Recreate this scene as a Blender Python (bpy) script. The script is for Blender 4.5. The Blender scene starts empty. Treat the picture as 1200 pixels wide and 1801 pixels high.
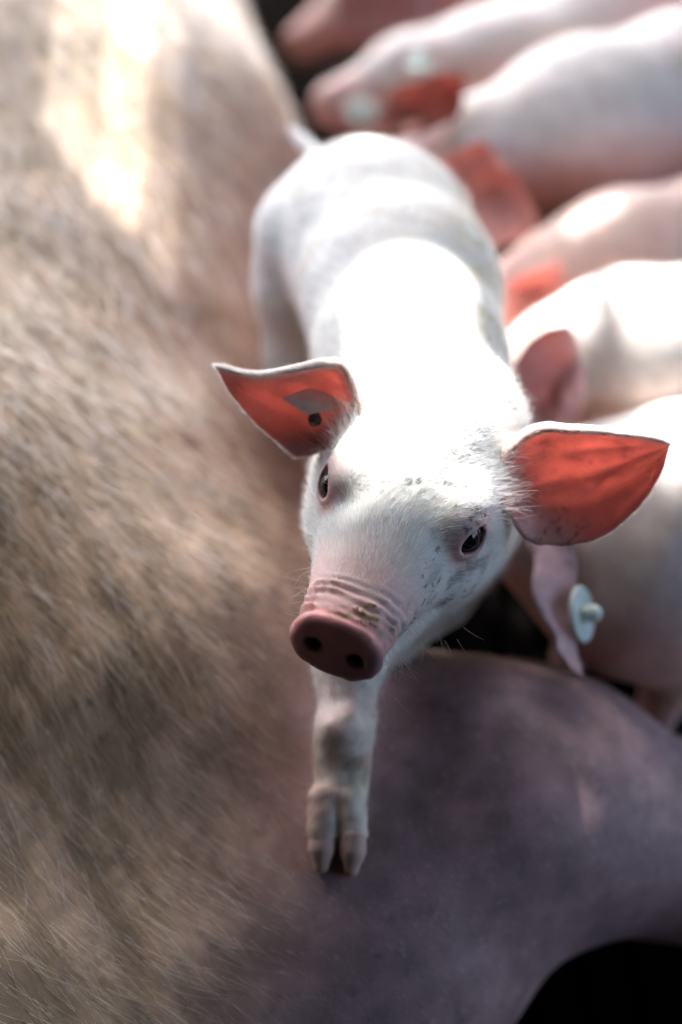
import bpy, bmesh, math
import numpy as np
from mathutils import Vector

rng = np.random.default_rng(7)
SC = bpy.context.scene
COL = SC.collection
R = math.radians

# ------------------------------------------------------------------ camera, world, sun, exposure
PITCH = R(45.0)
CAM = np.array([0.0, -0.495, 0.915])
FWD = np.array([0.0, math.cos(PITCH), -math.sin(PITCH)])
RGT = np.array([1.0, 0.0, 0.0])
UPV = np.array([0.0, math.sin(PITCH), math.cos(PITCH)])
K = 0.48 / 1200.0

cam_data = bpy.data.cameras.new("camera")
cam = bpy.data.objects.new("camera", cam_data)
COL.objects.link(cam)
cam.location = CAM
cam.rotation_euler = (math.pi / 2 - PITCH, 0, 0)
cam_data.sensor_fit = 'HORIZONTAL'
cam_data.sensor_width = 24.0
cam_data.lens = 50.0
cam_data.clip_start = 0.02
cam_data.clip_end = 200.0
cam_data.dof.use_dof = True
cam_data.dof.focus_distance = 0.685
cam_data.dof.aperture_fstop = 2.2
SC.camera = cam

SUN_EL, SUN_AZ = R(46.0), R(-12.0)      # azimuth from +Y towards +X
TOSUN = np.array([math.sin(SUN_AZ) * math.cos(SUN_EL), math.cos(SUN_AZ) * math.cos(SUN_EL), math.sin(SUN_EL)])
world = bpy.data.worlds.new("World")
SC.world = world
world.use_nodes = True
wn = world.node_tree
bg = wn.nodes['Background']
sky = wn.nodes.new('ShaderNodeTexSky')
sky.sky_type = 'NISHITA'
sky.sun_disc = False
sky.sun_elevation = SUN_EL
sky.sun_rotation = SUN_AZ
sky.air_density = 0.8
sky.dust_density = 3.0
sky.ozone_density = 0.6
wn.links.new(sky.outputs[0], bg.inputs[0])
bg.inputs[1].default_value = 0.15

sun_data = bpy.data.lights.new("sun", 'SUN')
sun_data.energy = 2.7
sun_data.angle = R(0.5)
sun_data.color = (1.0, 0.97, 0.92)
sun = bpy.data.objects.new("sun", sun_data)
COL.objects.link(sun)
sun.rotation_euler = Vector(TOSUN).to_track_quat('Z', 'Y').to_euler()
sun.location = TOSUN * 5

SC.view_settings.view_transform = 'Standard'
SC.view_settings.look = 'None'
SC.view_settings.exposure = 2.6
SC.view_settings.gamma = 1.0
SC.cycles.use_denoising = True
SC.cycles.max_bounces = 8
SC.cycles.transparent_max_bounces = 8
SC.cycles.sample_clamp_indirect = 8.0

# ------------------------------------------------------------------ helpers
def W(px, py, d):
    """a point of the place seen at photo pixel (px, py), d metres along the view axis"""
    return CAM + d * FWD + (px - 600) * K * d * RGT - (py - 900.5) * K * d * UPV

def unit(v):
    v = np.asarray(v, float)
    return v / np.maximum(np.linalg.norm(v, axis=-1, keepdims=True), 1e-12)

def smin(a, b, k):
    h = np.clip(0.5 + 0.5 * (b - a) / k, 0, 1)
    return b * (1 - h) + a * h - k * h * (1 - h)

def smax(a, b, k):
    return -smin(-a, -b, k)

def ss(e0, e1, x):
    t = np.clip((x - e0) / (e1 - e0), 0, 1)
    return t * t * (3 - 2 * t)

def cone(p, a, b, ra, rb):
    a = np.asarray(a, float); b = np.asarray(b, float)
    ab = b - a
    t = np.clip(((p - a) @ ab) / (ab @ ab), 0, 1)
    return np.linalg.norm(p - a - t[:, None] * ab, axis=1) - (ra + (rb - ra) * t)

def ball(p, c, r):
    return np.linalg.norm(p - np.asarray(c), axis=1) - r

def ellipsoid(p, c, rad, axes=None):
    q = p - np.asarray(c)
    if axes is not None:
        q = q @ np.asarray(axes).T
    rad = np.asarray(rad)
    k0 = np.linalg.norm(q / rad, axis=1)
    k1 = np.linalg.norm(q / rad ** 2, axis=1)
    return k0 * (k0 - 1) / np.maximum(k1, 1e-9)

def chain(p, pts, k=0.02):
    d = None
    for (a, ra), (b, rb) in zip(pts[:-1], pts[1:]):
        c = cone(p, a, b, ra, rb)
        d = c if d is None else smin(d, c, k)
    return d

# value noise in numpy
_perm = rng.permutation(512)
_val = rng.random(512)
def vnoise(p):
    i = np.floor(p).astype(int); f = p - i
    f = f * f * (3 - 2 * f)
    def hsh(x, y, z):
        return _val[(_perm[(_perm[(_perm[x & 511] + y) & 511] + z) & 511])]
    r = 0
    for dx in (0, 1):
        for dy in (0, 1):
            for dz in (0, 1):
                w = (f[:, 0] if dx else 1 - f[:, 0]) * (f[:, 1] if dy else 1 - f[:, 1]) * (f[:, 2] if dz else 1 - f[:, 2])
                r = r + w * hsh(i[:, 0] + dx, i[:, 1] + dy, i[:, 2] + dz)
    return r
def fbm(p, scale, octaves=3):
    p = np.asarray(p) * scale + 37.3
    s, a, t = 0, 1.0, 0
    for _ in range(octaves):
        s = s + a * vnoise(p); t += a
        p = p * 2.03 + 11.7; a *= 0.5
    return s / t

def surface(f, lo, hi, h, iters=3):
    """mesh of the zero level of f (surface nets, evaluated near the surface only)"""
    lo = np.array(lo, float); hi = np.array(hi, float)
    B = 6
    n = (np.ceil((hi - lo) / h / B).astype(int)) * B
    nc = n // B
    ax = [lo[i] + (np.arange(nc[i]) + 0.5) * B * h for i in range(3)]
    cg = np.stack(np.meshgrid(*ax, indexing='ij'), -1).reshape(-1, 3)
    cv = np.concatenate([f(c) for c in np.array_split(cg, max(1, len(cg) // 200000))])
    near = (np.abs(cv) < B * h * 1.6)
    vol = np.repeat(np.repeat(np.repeat(cv.reshape(nc), B, 0), B, 1), B, 2).astype(np.float32)
    idx = np.argwhere(near.reshape(nc))
    off = np.stack(np.meshgrid(*[np.arange(B)] * 3, indexing='ij'), -1).reshape(-1, 3)
    for part in np.array_split(idx, max(1, len(idx) // 1500)):
        ijk = (part[:, None, :] * B + off[None]).reshape(-1, 3)
        vol[ijk[:, 0], ijk[:, 1], ijk[:, 2]] = f(lo + (ijk + 0.5) * h)
    s = vol < 0
    cnt = np.zeros(tuple(n - 1), np.int8)
    for dx in (0, 1):
        for dy in (0, 1):
            for dz in (0, 1):
                cnt += s[dx:n[0] - 1 + dx, dy:n[1] - 1 + dy, dz:n[2] - 1 + dz]
    act = (cnt > 0) & (cnt < 8)
    cells = np.argwhere(act)
    vid = -np.ones(tuple(n - 1), np.int64)
    vid[act] = np.arange(len(cells))
    acc = np.zeros((len(cells), 3)); num = np.zeros(len(cells))
    cs = [(0, 0, 0), (1, 0, 0), (0, 1, 0), (1, 1, 0), (0, 0, 1), (1, 0, 1), (0, 1, 1), (1, 1, 1)]
    g = lambda c: vol[cells[:, 0] + c[0], cells[:, 1] + c[1], cells[:, 2] + c[2]]
    for a in cs:
        for axis in range(3):
            if a[axis] == 0:
                b = list(a); b[axis] = 1
                va, vb = g(a), g(b)
                m = (va < 0) != (vb < 0)
                t = np.where(m, va / np.where(va == vb, 1, va - vb), 0)
                pos = np.repeat(np.array(a, float)[None], len(cells), 0)
                pos[:, axis] = t
                acc += np.where(m[:, None], pos, 0); num += m
    v = lo + (cells + acc / num[:, None] + 0.5) * h
    faces = []
    for axis in range(3):
        o1, o2 = [i for i in range(3) if i != axis]
        sl0 = [slice(1, n[i] - 1) for i in range(3)]; sl1 = list(sl0)
        sl0[axis] = slice(0, n[axis] - 1); sl1[axis] = slice(1, n[axis])
        d = s[tuple(sl0)] != s[tuple(sl1)]
        e = np.argwhere(d)
        start = s[tuple(sl0)][d]
        for i in (o1, o2):
            e[:, i] += 1
        def c(da, db):
            q = e.copy(); q[:, o1] -= da; q[:, o2] -= db
            return vid[q[:, 0], q[:, 1], q[:, 2]]
        quad = np.stack([c(1, 1), c(0, 1), c(0, 0), c(1, 0)], 1)
        flip = start if axis != 1 else ~start
        quad[~flip] = quad[~flip][:, ::-1]
        faces.append(quad)
    faces = np.concatenate(faces)
    faces = faces[(faces >= 0).all(1)]
    v = project(f, v, iters)
    return v, faces

def grad(f, v, e=4e-4):
    return np.stack([f(v + np.eye(3)[i] * e) - f(v - np.eye(3)[i] * e) for i in range(3)], 1) / (2 * e)

def project(f, v, iters=2, step=0.8):
    for _ in range(iters):
        d = f(v); gr = grad(f, v)
        gl = np.maximum((gr ** 2).sum(1), 0.15)
        v = v - step * np.clip(d / gl, -0.003, 0.003)[:, None] * gr
    return v

def make_mesh(name, v, faces, mat=None, smooth=True):
    me = bpy.data.meshes.new(name)
    me.from_pydata([tuple(x) for x in v], [], [tuple(int(i) for i in q) for q in faces])
    me.update()
    if smooth:
        me.polygons.foreach_set('use_smooth', np.ones(len(me.polygons), bool))
    if mat: me.materials.append(mat)
    return me

def mesh_arrays(me):
    v = np.empty(len(me.vertices) * 3); me.vertices.foreach_get('co', v)
    nrm = np.empty(len(me.vertices) * 3); me.vertices.foreach_get('normal', nrm)
    me.calc_loop_triangles()
    t = np.empty(len(me.loop_triangles) * 3, np.int32); me.loop_triangles.foreach_get('vertices', t)
    return v.reshape(-1, 3), nrm.reshape(-1, 3), t.reshape(-1, 3)

def paint(me, col, name='col', rough=.55):
    at = me.color_attributes.new(name, 'FLOAT_COLOR', 'POINT')
    c = np.ones((len(me.vertices), 4)); c[:, :3] = col; c[:, 3] = rough
    at.data.foreach_set('color', c.ravel())

def obj(name, data, parent=None, origin=None):
    o = bpy.data.objects.new(name, data)
    COL.objects.link(o)
    if parent is not None:
        o.parent = parent
        o.matrix_parent_inverse = parent.matrix_basis.inverted()
    return o

def tag(o, label=None, cat=None, group=None, kind=None):
    for k_, v_ in (('label', label), ('category', cat), ('group', group), ('kind', kind)):
        if v_: o[k_] = v_
    return o

def empty(name, loc, *a, **k):
    o = obj(name, None)
    o.location = loc
    o.empty_display_size = 0.05
    return tag(o, *a, **k)

def hair_object(name, pts, rad, mat, parent, colr=None):
    """pts (N, k, 3), rad (N, k)"""
    N, k = pts.shape[:2]
    cu = bpy.data.hair_curves.new(name)
    cu.add_curves([k] * N)
    cu.attributes['position'].data.foreach_set('vector', np.ascontiguousarray(pts, np.float32).ravel())
    if 'radius' not in cu.attributes:
        cu.attributes.new('radius', 'FLOAT', 'POINT')
    cu.attributes['radius'].data.foreach_set('value', np.ascontiguousarray(rad, np.float32).ravel())
    if colr is not None:
        at = cu.attributes.new('tint', 'FLOAT_COLOR', 'CURVE')
        c = np.ones((N, 4), np.float32); c[:, :3] = colr
        at.data.foreach_set('color', c.ravel())
    cu.materials.append(mat)
    return obj(name, cu, parent)

def scatter(me, n, weight=None):
    v, nr, t = mesh_arrays(me)
    A = np.linalg.norm(np.cross(v[t[:, 1]] - v[t[:, 0]], v[t[:, 2]] - v[t[:, 0]]), axis=1) / 2
    if weight is not None:
        A = A * weight(v[t].mean(1), unit(nr[t].mean(1)))
    i = rng.choice(len(t), n, p=A / A.sum())
    r1, r2 = np.sqrt(rng.random(n)), rng.random(n)
    b = np.stack([1 - r1, r1 * (1 - r2), r1 * r2], 1)
    return (v[t[i]] * b[:, :, None]).sum(1), unit((nr[t[i]] * b[:, :, None]).sum(1))

def grow(root, nrm, direc, length, lift, bend, k=6, jitter=0.15, r0=6e-5, r1=1.5e-5):
    """hair polylines that lean along the skin and droop back to it"""
    N = len(root)
    d = direc - (direc * nrm).sum(1, keepdims=True) * nrm
    d = unit(unit(d) + jitter * rng.normal(size=(N, 3)))
    side = np.cross(nrm, d)
    lift = np.broadcast_to(lift, (N,)); bend = np.broadcast_to(bend, (N,))
    curl = rng.normal(size=N) * 0.25
    pts = np.empty((N, k, 3)); pts[:, 0] = root - nrm * 0.0003
    for j in range(1, k):
        u = j / (k - 1)
        ang = lift - bend * u
        stepv = (d + side * (curl * u)[:, None]) * np.cos(ang)[:, None] + nrm * np.sin(ang)[:, None]
        pts[:, j] = pts[:, j - 1] + unit(stepv) * (length / (k - 1))[:, None]
    rad = np.linspace(1, r1 / r0, k)[None] * np.broadcast_to(r0, (N,))[:, None]
    return pts, rad

# ------------------------------------------------------------------ materials
def new_mat(name):
    m = bpy.data.materials.new(name); m.use_nodes = True
    nt = m.node_tree
    return m, nt, nt.nodes['Principled BSDF']

def skin_mat(name, sss=0.25, sss_scale=0.004, rough=0.55, bump=0.25, bump_scale=900, mottle=0.2, spec=0.35):
    m, nt, b = new_mat(name)
    at = nt.nodes.new('ShaderNodeAttribute'); at.attribute_name = 'col'
    tc = nt.nodes.new('ShaderNodeTexCoord')
    n1 = nt.nodes.new('ShaderNodeTexNoise'); n1.inputs['Scale'].default_value = 55; n1.inputs['Detail'].default_value = 6
    nt.links.new(tc.outputs['Object'], n1.inputs['Vector'])
    mr = nt.nodes.new('ShaderNodeMapRange')
    mr.inputs[1].default_value = 0.25; mr.inputs[2].default_value = 0.75
    mr.inputs[3].default_value = 1 - mottle; mr.inputs[4].default_value = 1 + mottle * 0.5
    nt.links.new(n1.outputs['Fac'], mr.inputs[0])
    mx = nt.nodes.new('ShaderNodeMix'); mx.data_type = 'RGBA'; mx.blend_type = 'MULTIPLY'
    mx.inputs['Factor'].default_value = 1
    nt.links.new(at.outputs['Color'], mx.inputs['A']); nt.links.new(mr.outputs[0], mx.inputs['B'])
    nt.links.new(mx.outputs['Result'], b.inputs['Base Color'])
    n2 = nt.nodes.new('ShaderNodeTexNoise'); n2.inputs['Scale'].default_value = bump_scale; n2.inputs['Detail'].default_value = 3
    nt.links.new(tc.outputs['Object'], n2.inputs['Vector'])
    bp = nt.nodes.new('ShaderNodeBump'); bp.inputs['Strength'].default_value = bump; bp.inputs['Distance'].default_value = 0.0006
    nt.links.new(n2.outputs['Fac'], bp.inputs['Height']); nt.links.new(bp.outputs[0], b.inputs['Normal'])
    nt.links.new(at.outputs['Alpha'], b.inputs['Roughness'])
    b.inputs['Specular IOR Level'].default_value = spec
    b.inputs['Subsurface Weight'].default_value = sss
    b.inputs['Subsurface Scale'].default_value = sss_scale
    b.inputs['Subsurface Radius'].default_value = (1.0, 0.35, 0.22)
    return m

def add_flakes(m, col, scale, lo, hi, amt):
    nt = m.node_tree; b = nt.nodes['Principled BSDF']
    src = b.inputs['Base Color'].links[0].from_socket
    tc = nt.nodes.new('ShaderNodeTexCoord')
    n = nt.nodes.new('ShaderNodeTexNoise'); n.inputs['Scale'].default_value = scale; n.inputs['Detail'].default_value = 4
    nt.links.new(tc.outputs['Object'], n.inputs['Vector'])
    r = nt.nodes.new('ShaderNodeMapRange'); r.inputs[1].default_value = lo; r.inputs[2].default_value = hi; r.inputs[4].default_value = amt
    nt.links.new(n.outputs['Fac'], r.inputs[0])
    mx = nt.nodes.new('ShaderNodeMix'); mx.data_type = 'RGBA'
    nt.links.new(r.outputs[0], mx.inputs['Factor']); nt.links.new(src, mx.inputs['A']); mx.inputs['B'].default_value = (*col, 1)
    nt.links.new(mx.outputs['Result'], b.inputs['Base Color'])

def hair_mat(name, rough=0.35):
    m = bpy.data.materials.new(name); m.use_nodes = True
    nt = m.node_tree; nt.nodes.clear()
    out = nt.nodes.new('ShaderNodeOutputMaterial')
    h = nt.nodes.new('ShaderNodeBsdfHairPrincipled')
    h.parametrization = 'COLOR'
    at = nt.nodes.new('ShaderNodeAttribute'); at.attribute_name = 'tint'
    nt.links.new(at.outputs['Color'], h.inputs['Color'])
    h.inputs['Roughness'].default_value = rough
    h.inputs['Radial Roughness'].default_value = 0.5
    h.inputs['Random Roughness'].default_value = 0.2
    nt.links.new(h.outputs[0], out.inputs['Surface'])
    return m

M_SKIN = skin_mat('piglet_skin', sss=0.25, bump=0.35)
M_SOW = skin_mat('sow_skin', sss=0.1, bump=0.5, bump_scale=500, mottle=0.35, rough=0.6)
add_flakes(M_SOW, (.62, .52, .48), 230, .60, .76, .4)
add_flakes(M_SOW, (.12, .085, .07), 90, .60, .76, .5)
M_HAIR = hair_mat('piglet_hair', .5)
M_SOWHAIR = hair_mat('sow_bristle', 0.3)

def ear_mat(name):
    m, nt, b = new_mat(name)
    at = nt.nodes.new('ShaderNodeAttribute'); at.attribute_name = 'col'
    tc = nt.nodes.new('ShaderNodeTexCoord')
    n1 = nt.nodes.new('ShaderNodeTexNoise'); n1.inputs['Scale'].default_value = 90; n1.inputs['Detail'].default_value = 5
    nt.links.new(tc.outputs['Object'], n1.inputs['Vector'])
    mr = nt.nodes.new('ShaderNodeMapRange'); mr.inputs[1].default_value = .3; mr.inputs[2].default_value = .7
    mr.inputs[3].default_value = .75; mr.inputs[4].default_value = 1.1
    nt.links.new(n1.outputs['Fac'], mr.inputs[0])
    mx = nt.nodes.new('ShaderNodeMix'); mx.data_type = 'RGBA'; mx.blend_type = 'MULTIPLY'; mx.inputs['Factor'].default_value = 1
    nt.links.new(at.outputs['Color'], mx.inputs['A']); nt.links.new(mr.outputs[0], mx.inputs['B'])
    nt.links.new(mx.outputs['Result'], b.inputs['Base Color'])
    b.inputs['Roughness'].default_value = 0.5
    tr = nt.nodes.new('ShaderNodeBsdfTranslucent'); tr.inputs['Color'].default_value = (0.62, 0.25, 0.21, 1)
    ms = nt.nodes.new('ShaderNodeMixShader'); ms.inputs[0].default_value = 0.62
    ta = nt.nodes.new('ShaderNodeAttribute'); ta.attribute_name = 'thin'
    mm = nt.nodes.new('ShaderNodeMath'); mm.operation = 'MULTIPLY'; mm.use_clamp = True; mm.inputs[1].default_value = 0.54
    nt.links.new(ta.outputs['Fac'], mm.inputs[0]); nt.links.new(mm.outputs[0], ms.inputs[0])
    nt.links.new(b.outputs[0], ms.inputs[1]); nt.links.new(tr.outputs[0], ms.inputs[2])
    nt.links.new(ms.outputs[0], nt.nodes['Material Output'].inputs['Surface'])
    return m
M_EAR = ear_mat('ear_skin')

def plain(name, c, rough=0.5, spec=0.4, trans=0):
    m, nt, b = new_mat(name)
    tc = nt.nodes.new('ShaderNodeTexCoord')
    n1 = nt.nodes.new('ShaderNodeTexNoise'); n1.inputs['Scale'].default_value = 60; n1.inputs['Detail'].default_value = 4
    nt.links.new(tc.outputs['Object'], n1.inputs['Vector'])
    r = nt.nodes.new('ShaderNodeValToRGB')
    r.color_ramp.elements[0].position = .3; r.color_ramp.elements[1].position = .7
    r.color_ramp.elements[0].color = (*[x * 0.75 for x in c], 1); r.color_ramp.elements[1].color = (*[min(1, x * 1.1) for x in c], 1)
    nt.links.new(n1.outputs['Fac'], r.inputs[0]); nt.links.new(r.outputs[0], b.inputs['Base Color'])
    b.inputs['Roughness'].default_value = rough; b.inputs['Specular IOR Level'].default_value = spec
    b.inputs['Transmission Weight'].default_value = trans
    return m
M_FLOOR = plain('dark_slatted_floor', (0.0035, 0.003, 0.003), 0.9, 0.0)
M_SHADE = plain('shade_board', (0.045, 0.04, 0.036), 0.85, 0.1)
M_EYE = new_mat('eye')[0]; _b = M_EYE.node_tree.nodes['Principled BSDF']; _b.inputs['Base Color'].default_value = (.006, .006, .010, 1); _b.inputs['Roughness'].default_value = .06
M_HOOF = plain('hoof_horn', (0.66, 0.46, 0.38), 0.5, 0.3)
M_TAG = plain('ear_tag_plastic', (0.62, 0.74, 0.70), 0.4, 0.5)
M_TAGGREY = plain('grey_ear_tag_plastic', (0.80, 0.74, 0.74), 0.5, 0.4)
M_STUD = plain('dark_stud', (0.05, 0.045, 0.04), 0.5, 0.4)
M_CRUMB = plain('dry_feed_crumb', (0.62, 0.47, 0.27), 0.9, 0.1)

# ------------------------------------------------------------------ setting
def box_verts(lo, hi):
    x0, y0, z0 = lo; x1, y1, z1 = hi
    v = [(x0, y0, z0), (x1, y0, z0), (x1, y1, z0), (x0, y1, z0), (x0, y0, z1), (x1, y0, z1), (x1, y1, z1), (x0, y1, z1)]
    f = [(0, 3, 2, 1), (4, 5, 6, 7), (0, 1, 5, 4), (1, 2, 6, 5), (2, 3, 7, 6), (3, 0, 4, 7)]
    return v, f
def boxes(name, bl, mat):
    V, F = [], []
    for lo, hi in bl:
        v, f = box_verts(lo, hi)
        F += [tuple(i + len(V) for i in q) for q in f]; V += v
    return obj(name, make_mesh(name, V, F, mat, smooth=False))
FLOOR_Z = 0.06
fl = boxes('floor', [((-3, -2.5, FLOOR_Z - 0.12), (3, 4, FLOOR_Z - 0.02))] +
           [((-1.2 + i * 0.034, -1.0, FLOOR_Z - 0.02), (-1.2 + i * 0.034 + 0.024, 2.4, FLOOR_Z)) for i in range(70)], M_FLOOR)
tag(fl, 'dark slatted pen floor under the pigs', None, None, 'structure')

# added unseen light blockers: roof slab with holes for sun patches, walls cutting sky light
ROOF_Z = 1.8
def slab_with_holes(name, x0, x1, y0, y1, z0, z1, holes, mat):
    xs = sorted({x0, x1, *[h[0] for h in holes], *[h[1] for h in holes]})
    ys = sorted({y0, y1, *[h[2] for h in holes], *[h[3] for h in holes]})
    bm = bmesh.new()
    solid = lambda i, j: 0 <= i < len(xs) - 1 and 0 <= j < len(ys) - 1 and not any(
        h[0] <= (xs[i] + xs[i + 1]) / 2 <= h[1] and h[2] <= (ys[j] + ys[j + 1]) / 2 <= h[3] for h in holes)
    def quad(p): bm.faces.new([bm.verts.new(q) for q in p])
    for i in range(len(xs) - 1):
        for j in range(len(ys) - 1):
            if not solid(i, j): continue
            a, b, c, d = xs[i], xs[i + 1], ys[j], ys[j + 1]
            quad([(a, c, z1), (b, c, z1), (b, d, z1), (a, d, z1)]); quad([(a, d, z0), (b, d, z0), (b, c, z0), (a, c, z0)])
            if not solid(i - 1, j): quad([(a, d, z0), (a, c, z0), (a, c, z1), (a, d, z1)])
            if not solid(i + 1, j): quad([(b, c, z0), (b, d, z0), (b, d, z1), (b, c, z1)])
            if not solid(i, j - 1): quad([(a, c, z0), (b, c, z0), (b, c, z1), (a, c, z1)])
            if not solid(i, j + 1): quad([(b, d, z0), (a, d, z0), (a, d, z1), (b, d, z1)])
    bmesh.ops.remove_doubles(bm, verts=bm.verts, dist=1e-5)
    me = bpy.data.meshes.new(name); bm.to_mesh(me); bm.free(); me.materials.append(mat)
    return obj(name, me)
HOLES = [(a_, b_, c_, 2.0) for a_, b_, c_ in ((-.531, -.527, 1.84), (-.515, -.510, 1.80), (-.501, -.492, 1.77), (-.486, -.475, 1.745),
         (-.471, -.434, 1.73), (-.428, -.420, 1.71), (-.414, -.410, 1.70))]      # slits shaped for a soft sun patch on the sow
HOLES += [(-.275, -.20, 1.28, 1.50), (-.275, -.20, 1.64, 1.84), (-.20, -.15, 1.28, 1.42), (-.20, -.125, 1.64, 1.75),
         (-.15, .75, 1.28, 1.40), (-.11, .75, 1.475, 1.75), (-.13, -.085, 1.845, 1.885),
          (-.215, -.15, 1.875, 1.92), (-.19, -.13, 1.75, 1.80), (-.25, -.215, 1.93, 1.985)]
for i_ in range(9):                                                              # slits that half dim the sun on the main piglet's back
    w_ = .0152 * (.36 + .5 * abs(i_ / 4 - 1) ** 1.3) / 2
    HOLES.append((-.275, -.165, 1.5092 + .0152 * i_ - w_, 1.5092 + .0152 * i_ + w_))
tag(slab_with_holes('shade_roof', -1.0, 1.2, -1.6, 2.7, ROOF_Z, ROOF_Z + .02, HOLES, M_SHADE), 'added unseen roof slab, its holes shaping the sun patches', None, None, 'structure')
tag(boxes('shade_wall', [((1.2, -1.6, -.1), (1.26, -.7, ROOF_Z + .02)), ((1.2, .5, -.1), (1.26, 2.7, ROOF_Z + .02)), ((1.2, -.698, 1.1), (1.26, .498, ROOF_Z + .02)), ((-1.06, -1.6, -.1), (-1.0, .42, ROOF_Z + .02)), ((-1.06, -1.66, -.1), (1.26, -1.6, ROOF_Z + .02))], M_SHADE), 'added unseen walls that block the sky light', None, None, 'structure')

# ------------------------------------------------------------------ sow
SOW_AXIS = [((-0.58, 1.9, 0.14), .25), ((-0.405, 1.15, 0.15), .265), ((-0.295, .62, 0.145), .268), ((-0.285, .15, 0.12), .25), ((-0.27, -.16, .045), .22), ((-.25, -.5, -.09), .18)]
SOW_LEG = [((-.2, -.17, .09), .15), ((0.0, -.072, .135), .106), (W(850, 1425, .855), .086), (W(960, 1420, .865), .077), (W(1200, 1484, .885), .056), (W(1450, 1500, .92), .048)]
def sow_f(p):
    d = chain(p, SOW_AXIS, .05)
    d = smin(d, chain(p, SOW_LEG, .025), .045)
    d = smin(d, chain(p, [((-.20, .16, .15), .155), ((-.10, .05, .172), .128), ((-.05, -.03, .150), .103)], .05), .07)
    # udder bulging between the piglets
    d = smin(d, ellipsoid(p, (-.05, .42, .10), (.10, .34, .09)), .05)
    d = d + (fbm(p, 14, 2) - .5) * .006
    return d

def build_sow():
    root = empty('sow', (-.3, .4, FLOOR_Z), 'huge tan-bristled sow lying on her side, filling the left under the piglets', 'pig')
    v, f = surface(sow_f, (-.62, -.62, FLOOR_Z), (.5, 1.95, .46), .007, 2)
    me = make_mesh('body', v, f, M_SOW)
    v, n, t = mesh_arrays(me)
    legm = ss(-.12, .02, v[:, 0]) * ss(.12, -.0, v[:, 1])
    c = np.array([.56, .41, .28])[None] * (0.7 + .6 * fbm(v, 12, 3))[:, None]
    fl = unit(np.array([.55, -1, -.2])); pe = unit(np.array([1, .55, 0]))
    def streak(p):
        w_ = p + .03 * np.stack([fbm(p, 9, 2), fbm(p + 5, 9, 2), 0 * p[:, 0]], 1)
        return fbm(np.stack([w_ @ fl * 26, w_ @ pe * 120, 0 * p[:, 0] + 3], 1), 1.0, 3)
    st = ss(.36, .64, streak(v))[:, None]
    c = c * (.6 + .55 * st)
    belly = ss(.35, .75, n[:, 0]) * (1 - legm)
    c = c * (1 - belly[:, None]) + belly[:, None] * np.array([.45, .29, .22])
    c = c * (1 - legm[:, None]) + legm[:, None] * np.array([.39, .245, .25])  # pinkish leg skin, its colour darkened to imitate shade
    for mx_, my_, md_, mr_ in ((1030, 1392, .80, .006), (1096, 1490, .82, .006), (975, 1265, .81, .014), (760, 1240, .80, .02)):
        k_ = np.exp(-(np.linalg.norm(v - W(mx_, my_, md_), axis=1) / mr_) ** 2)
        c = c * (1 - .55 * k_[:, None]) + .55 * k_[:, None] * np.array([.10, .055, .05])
    mk = ss(.52, .68, fbm(v, 38, 4)) * .35
    c = c * (1 - mk[:, None]) + mk[:, None] * np.array([.20, .14, .11])
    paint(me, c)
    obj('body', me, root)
    # bristles
    def wgt(c, n):
        vis = np.ones(len(c))
        hairy = 1 - .62 * ss(-.10, .02, c[:, 0]) * ss(.2, -.05, c[:, 1])
        bel = 1 - .75 * ss(.55, .9, n[:, 0])
        inview = (c[:, 0] > -.46) * (c[:, 1] < 1.45) * (c[:, 2] > .1) * (c[:, 1] > -.4)
        return vis * hairy * bel * inview * (n[:, 2] > -.2)
    N = 62000
    rt, nr = scatter(me, N, wgt)
    ang = (fbm(rt, 5, 2) - .5) * 1.1 + (fbm(rt, 40, 2) - .5) * .6
    dx = .68 + .25 * np.sin(rt[:, 1] * 9 + 1.0); dy = -1.0 * np.ones(N)
    near = ss(.0, -.2, rt[:, 1])
    dx = dx * (1 - near) + near * 1.0; dy = dy * (1 - near) + near * -.6
    ca, sa = np.cos(ang), np.sin(ang)
    dr = np.stack([dx * ca - dy * sa, dx * sa + dy * ca, -.25 * np.ones(N)], 1)
    ln = rng.uniform(.014, .034, N) * (1 - .6 * ss(-.1, 0, rt[:, 0]))
    lift = rng.uniform(.08, .4, N); bend = rng.uniform(.0, .4, N)
    legh = ss(-.10, .02, rt[:, 0]) * ss(.2, -.05, rt[:, 1])
    ln = ln * (1 - .45 * legh)
    pts, rad = grow(rt, nr, dr, ln, lift, bend, 6, .10, r0=1.8e-4, r1=4e-5)
    rad = rad * (1 - .62 * legh)[:, None]
    g = rng.random(N)[:, None]; clump = ss(.38, .62, streak(rt))[:, None]
    s = np.clip(.25 * g + .75 * (g > .62) + .55 * (clump - .35), 0, 1)
    tint = np.array([.32, .20, .08]) * (1 - s) + np.array([.97, .93, .82]) * s
    hair_object('bristles', pts, rad, M_SOWHAIR, root, tint)
    return root
build_sow()

# ------------------------------------------------------------------ ears
def resample(pl, n):
    pl = np.asarray(pl, float)
    # Catmull-Rom through the points, then even spacing
    P = np.vstack([2 * pl[0] - pl[1], pl, 2 * pl[-1] - pl[-2]])
    out = []
    for i in range(1, len(P) - 2):
        for t in np.linspace(0, 1, 16, endpoint=False):
            a, b, c, d = P[i - 1], P[i], P[i + 1], P[i + 2]
            out.append(.5 * (2 * b + (c - a) * t + (2 * a - 5 * b + 4 * c - d) * t * t + (3 * b - a - 3 * c + d) * t ** 3))
    out.append(P[-2]); out = np.array(out)
    s = np.r_[0, np.cumsum(np.linalg.norm(np.diff(out, axis=0), axis=1))]
    q = np.linspace(0, s[-1], n)
    return np.stack([np.interp(q, s, out[:, i]) for i in range(3)], 1)

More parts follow.
